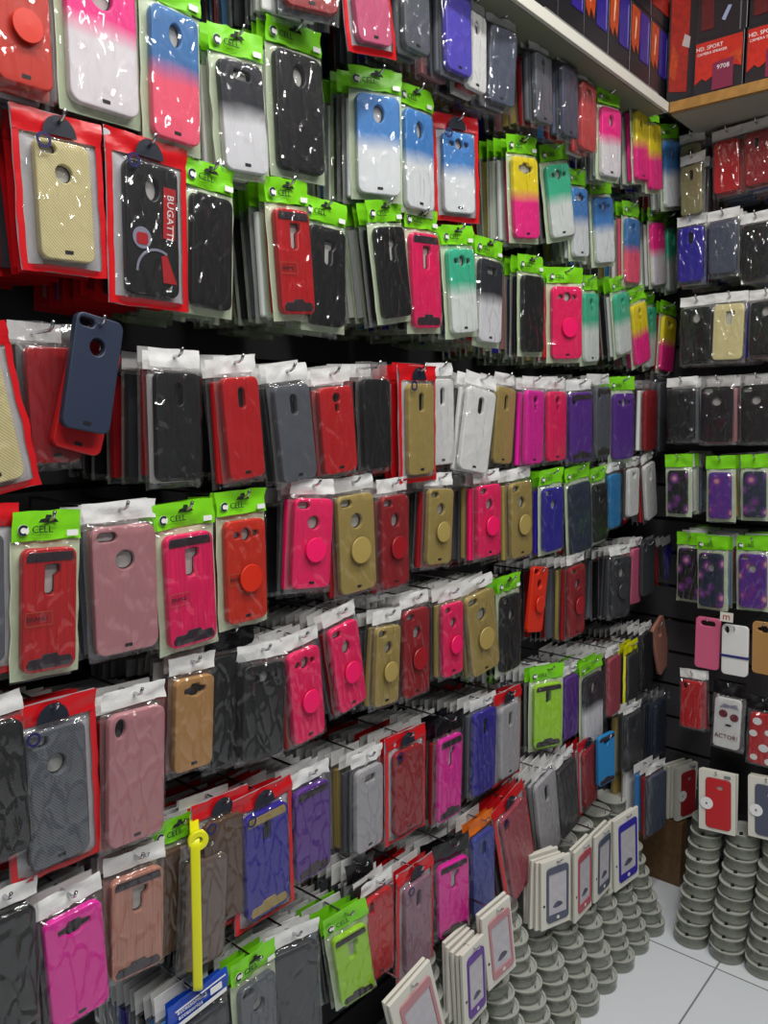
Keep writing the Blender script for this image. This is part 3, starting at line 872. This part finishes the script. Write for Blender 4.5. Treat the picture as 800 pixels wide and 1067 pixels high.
# shelves
M_LAM = plain('white_laminate', (212,210,198), .4, bump=(20,.03)); M_WOOD = plain('wood_edge', (164,120,56), .5, mottle=.25)
sh = link('wall_shelf', box_mesh((WALLX, -.4, 2.116), (-.80, 1.985, 2.138), .001), None, M_LAM)
M_UND = plain('underside_shade_olive', (122,124,104), .6, bump=(20,.05))  # shade and green bounce light under the white board, put into the colour
us = link('underside_shade_panel', box_mesh((WALLX, -.4, 2.1135), (-.808, 1.975, 2.1160)), sh, M_UND); us['label'] = 'added underside sheet, shade painted olive grey'
tag(sh, 'long white laminate shelf over the left wall, holding the purple and orange boxes', 'shelf')
sh = thing('wall_shelf', 'white shelf with a wooden front edge on the end wall, under the red boxes', 'shelf')
o = link('shelf_board', box_mesh((-.80, 2.000, 2.116), (.6, WALLY, 2.138), .001), sh, M_LAM)
o = link('wood_edging', box_mesh((-.80, 1.988, 2.115), (.6, 2.0, 2.139), .001), sh, M_WOOD); o['label'] = 'wooden front edging'
o = link('underside_shade_panel', box_mesh((-.80, 2.003, 2.1135), (.6, WALLY, 2.1160)), sh, plain('underside_shade_gray', (150,150,136), .6)); o['label'] = 'added underside sheet, shade painted grey'  # added sheet: shade below the end shelf put into its grey
for bx in (-.60, -.1):
    o = link('shelf_bracket', sheet([[(0, 0), (.20, 0), (.20, -.012), (.04, -.10), (.0, -.10)]], .02, .001), sh, M_DARK)
    o.matrix_world = Matrix.Translation((bx, WALLY - .005, 2.115)) @ Matrix.Rotation(R(180), 4, 'Z')
ps = link('price_rail', box_mesh((-.83, 1.42, 2.138), (-.815, 1.96, 2.156), .002), None, plain('rail_gray', (126,126,122), .5))
tag(ps, 'grey strip lying on the white shelf in front of the purple boxes', 'rail')

# boxes on the left shelf
M_BXK = plain('box_black', (30,28,32), .35); M_BXP = plain('box_purple', (52,36,140), .3, mottle=.2); M_BXO = plain('box_orange', (206,78,28), .35, mottle=.45)
M_BXR = plain('box_red', (176,40,26), .35, mottle=.35)
def art_box(loc, rz, w, d, h, kind, label, grp):
    t = thing('carton', label, 'box', grp)
    link('carton_body', box_mesh((-d, -w / 2, 0), (0, w / 2, h), .0015), t, M_BXK)
    def pl(nm, pts, mt, x=.0006, th=.0012):
        o = link(nm, sheet([pts], th), t, mt); o.location = (x, 0, 0); return o
    if kind == 'purple':
        pl('printed_panel', [(-.002,.085),(w/2-.004,.085),(w/2-.004,h-.01),(-.002,h-.01)], M_BXP)
        pl('printed_flame', [(-w/2+.004,.105),(-w/2+.018,.088),(-w/2+.026,.110),(-w/2+.040,.092),(-w/2+.046,.125),(-w/2+.048,h-.01),(-w/2+.004,h-.01)], M_BXO)
        pl('printed_streak', [(-w/2+.020,.12),(-w/2+.024,.12),(-w/2+.030,.16),(-w/2+.024,.17)], plain('streak', (238,190,150), .4), .0014, .0006)
        pl('printed_line', [(w/2-.012,.09),(w/2-.010,.09),(w/2-.010,h-.02),(w/2-.012,h-.02)], plain('line_lilac', (150,140,210), .4), .0014, .0006)
    elif kind == 'top':
        pl('printed_panel', [(-w/2+.004,.03),(w/2-.004,.03),(w/2-.004,h-.01),(-w/2+.004,h-.01)], M_BXR)
        pl('printed_swoosh', [(-.02,.05),(0,.075),(.03,.07),(.02,.10),(-.01,.09)], M_BXO, .0014, .0008)
    elif kind in ('red', 'red_white'):
        pl('printed_panel', [(-w/2+.004,.04),(-w/2+.02,.052),(-w/2+.03,.044),(0,.06),(w/2-.03,.058),(w/2-.02,.066),(w/2-.004,.06),(w/2-.004,h-.008),(-w/2+.004,h-.008)], plain('panel_red', (196,44,28), .35, mottle=.25))
        pl('printed_glow', [(w/2-.03,h-.05),(w/2-.006,h-.04),(w/2-.006,h-.075)], M_BXO, .0014, .0006)
        for s_, z_, sz in (('HD. SPORT', h - .022, .0125), ('CAMERA SPEAKER', h - .034, .0085)):
            o = link('printed_word', text_mesh(s_, sz), t, M_WHITEINK); o.location = (.0016, -w/2 + (.036 if sz > .01 else .042), z_)
        pl('printed_product', [(-.012,.02),(w/2-.022,.02),(w/2-.022,.084),(-.012,.080)], plain('product_plum', (120,36,66), .3), .0014, .0014)
        o = link('printed_word', text_mesh('9708', .0145), t, M_WHITEINK); o.location = (.0026, .012, .068)
    elif kind == 'black':
        pl('printed_panel', [(-w/2+.010,.02),(-w/2+.04,.02),(-w/2+.035,h-.01),(-w/2+.010,h-.01)], plain('panel_maroon', (92,26,26), .35, mottle=.3))
        pl('printed_mark', [(0,.035),(.008,.03),(.022,.06),(.014,.062)], plain('mark_blue', (150,160,190), .4), .0014, .0006)
        pl('printed_line', [(w/2-.016,.0),(w/2-.013,.0),(w/2-.013,h-.004),(w/2-.016,h-.004)], plain('line_dim', (96,98,100), .4), .0008, .0008)
    elif kind == 'amber':
        pl('printed_panel', [(-w/2+.006,.05),(w/2-.02,.04),(w/2-.018,h-.004),(-w/2+.006,h-.004)], M_BXR)
        pl('printed_flame', [(-w/2+.006,.09),(-w/2+.02,.07),(-w/2+.028,.13),(-w/2+.012,.16)], M_BXO, .0014, .0006)
        pl('printed_patch', [(0,.15),(.018,.14),(.02,.165),(.006,.175)], plain('patch_white', (190,180,176), .4), .0014, .0006)
    t.matrix_world = Matrix.Translation(loc) @ Matrix.Rotation(rz, 4, 'Z')
    return t
ys = [2.025 - .112 * k for k in range(10)]
for k, y in enumerate(ys):
    art_box((-.845, y, 2.1385), R(rng.uniform(-1, 1)), .108, .16, .20, 'purple', 'purple and orange black-based carton on the left shelf, ' + ('nearest the corner' if k == 0 else '%s along from the corner' % ORD[k]), 'purple cartons on the left shelf')
for k, y in enumerate(ys):
    art_box((-.845, y, 2.339), R(rng.uniform(-1, 1)), .108, .16, .20, 'top', 'red carton stacked on a purple carton, ' + ('nearest the corner' if k == 0 else '%s along from the corner' % ORD[k]), 'upper red cartons on the left shelf')
art_box((-.802, 2.058, 2.1392), R(-90), .070, .16, .27, 'amber', 'narrow red and orange carton standing in the shelf corner', None)
for k, x in enumerate((-.706, -.588, -.470)):
    art_box((x, 2.035, 2.1392), R(-90), .114, .16, .140, 'red', 'red sunset-printed carton on the end wall shelf, ' + ('beside the corner' if k == 0 else '%s from the corner' % ORD[k]), 'red cartons on the end wall shelf')
    art_box((x + .002, 2.04, 2.2797), R(-90), .114, .16, .140, 'black', 'black carton stacked on a red carton, ' + ('beside the corner' if k == 0 else '%s from the corner' % ORD[k]), 'upper black cartons on the end wall shelf')

# ------------------------------------------------------------------ round clear tubs stacked along the floor
m, N, L, B = new_mat('tub_plastic')
tr = N.new('ShaderNodeBsdfTransparent'); mx = N.new('ShaderNodeMixShader'); mx.inputs[0].default_value = .60
tr.inputs['Color'].default_value = (.85, .88, .84, 1)
B.inputs['Base Color'].default_value = lin((140,144,132)); B.inputs['Roughness'].default_value = .12; B.inputs['Coat Weight'].default_value = .6; B.inputs['Coat Roughness'].default_value = .06
L.new(tr.outputs[0], mx.inputs[1]); L.new(B.outputs[0], mx.inputs[2]); L.new(mx.outputs[0], N['Material Output'].inputs['Surface']); TUB = m
TUBLID = plain('tub_lid', (172,174,166), .2); 
def tub_meshes(r, h):
    b = bmesh.new(); add_lathe(b, [(r * .985, .001), (r, .003), (r * .985, .005), (r * .975, h - .006), (r, h - .0045), (r, h - .001), (r * .985, h)], 32)
    for v in b.verts: v.co = Vector((v.co.y, v.co.z, v.co.x))
    bmesh.ops.recalc_face_normals(b, faces=b.faces)
    l = bmesh.new(); add_lathe(l, [(0, h - .0025), (r * .86, h - .0025), (r * .88, h), (r * .985, h + .0002), (r * .99, h - .001)], 32)
    for v in l.verts: v.co = Vector((v.co.y, v.co.z, v.co.x))
    bmesh.ops.recalc_face_normals(l, faces=l.faces)
    c = bmesh.new(); add_lathe(c, [(0, .001), (r * .9, .001), (r * .9, .004), (0, .004)], 32)
    for v in c.verts: v.co = Vector((v.co.y, v.co.z, v.co.x))
    bmesh.ops.recalc_face_normals(c, faces=c.faces)
    s = sheet([rrect(0, 0, .009, .014, .003)], .001)
    for v in s.vertices: v.co = (v.co.z, v.co.x, v.co.y)
    for v in s.vertices: v.co = (v.co.y, v.co.z, v.co.x)
    bm_ = mesh_of(b, smooth=True); lm_ = mesh_of(l); cm_ = mesh_of(c)
    return bm_, lm_, cm_, s
TR_, TH_ = .0435, .0300
tb, tl, tcx, tsl = tub_meshes(TR_, TH_)
def tub(P, tilt_axis, tilt, front, label, grp):
    t = thing('round_tub', label, 'tub', grp)
    o = link('tub_body', tb, t, TUB); o = link('tub_lid', tl, t, TUBLID); o = link('tub_base', tcx, t, TUBLID)
    o = link('lid_slot', tsl, t, M_DARK); o.location = (TR_ * .74 * front.x, TR_ * .74 * front.y, TH_ - .0005); o.rotation_euler = (0, 0, math.atan2(front.y, front.x) + .5)
    t.matrix_world = Matrix.Translation(P) @ Matrix.Rotation(tilt, 4, tilt_axis)
cnt = 0
for k in range(10):
    y = 2.055 - .0985 * k; n = 11
    for j in range(n):
        x = -.797 - .0122 * j + rng.uniform(-.004, .004)
        nm = 'clear tub %s from the floor in the %s stack from the corner, left wall' % (ORD[j], ORD[k])
        tub(Vector((x, y + rng.uniform(-.004, .004), .002 + j * (TH_ + .0011))), 'Y', R(2), Vector((1, 0, 0)), nm, 'clear tubs stacked along the left wall')
for k in range(4):
    x = -.684 + .0915 * k
    for j in range(10):
        y = 2.075 + .0105 * j + rng.uniform(-.004, .004)
        nm = 'clear tub %s from the floor in the %s stack from the corner, end wall' % (ORD[j], ORD[k])
        tub(Vector((x + rng.uniform(-.003, .003), y, .002 + j * (TH_ + .0011))), 'X', R(2), Vector((0, -1, 0)), nm, 'clear tubs stacked at the end wall')

# small things in the corner and on the end wall
bd = link('wooden_board', box_mesh((-1.0, 2.30, .0), (-.80, 2.345, .20), .002), None, plain('board_brown', (112,82,50), .6, mottle=.3))
tag(bd, 'brown wooden board standing behind the tubs in the corner', 'board')
sg = thing('price_sign', 'small white sign with a red letter above the pink bare case', 'sign')
o = link('sign_card', box_mesh((0, -.016, -.012), (.0015, .016, .012)), sg, M_CARD)
o = link('sign_letter', text_mesh('m', .026), sg, plain('sign_red', (170,30,40), .5)); o.location = (.0018, 0, .001)
sg.matrix_world = Matrix.Translation(on_y(757, 643, 2.105)) @ Matrix.Rotation(R(-90), 4, 'Z')
# black display panel behind the bottom cards of the end wall
dp = thing('display_stand', 'black display panel behind the white cards low on the end wall', 'panel')
o = link('panel_board', box_mesh((-.70, 2.20, .33), (-.30, 2.225, .60), .004), dp, plain('panel_black', (14,14,15), .4))
o = link('panel_rail', box_mesh((-.70, 2.185, .585), (-.30, 2.20, .60), .002), dp, M_DARK)

# ------------------------------------------------------------------ light
def area(loc, sx, sy, power, rot=(0, 0, 0), col=(1, .98, .95)):
    l = bpy.data.lights.new('ceiling_lamp', 'AREA'); l.shape = 'RECTANGLE'; l.size = sx; l.size_y = sy; l.energy = power; l.color = col
    o = bpy.data.objects.new('ceiling_lamp', l); COL.objects.link(o); o.location = loc; o.rotation_euler = rot
area((-.15, .75, 2.88), .10, 1.5, 24)
area((.75, .9, 2.88), .10, 1.8, 22)
area((.4, -.3, 2.88), 1.2, .10, 14)
w = bpy.data.worlds.new('room_light'); SC.world = w; w.use_nodes = True
w.node_tree.nodes['Background'].inputs[0].default_value = (.9, .95, 1, 1); w.node_tree.nodes['Background'].inputs[1].default_value = .09
SC.view_settings.view_transform = 'Standard'; SC.view_settings.look = 'None'; SC.view_settings.gamma = 1; SC.view_settings.use_curve_mapping = False
SC.view_settings.exposure = 0.35
SC.cycles.transparent_max_bounces = 24; SC.cycles.use_denoising = True
SC.cycles.max_bounces = 6; SC.cycles.diffuse_bounces = 3; SC.cycles.glossy_bounces = 3; SC.cycles.sample_clamp_indirect = 4
print('THINGS front', len(items), 'behind', n_behind, 'objects', len(bpy.data.objects))
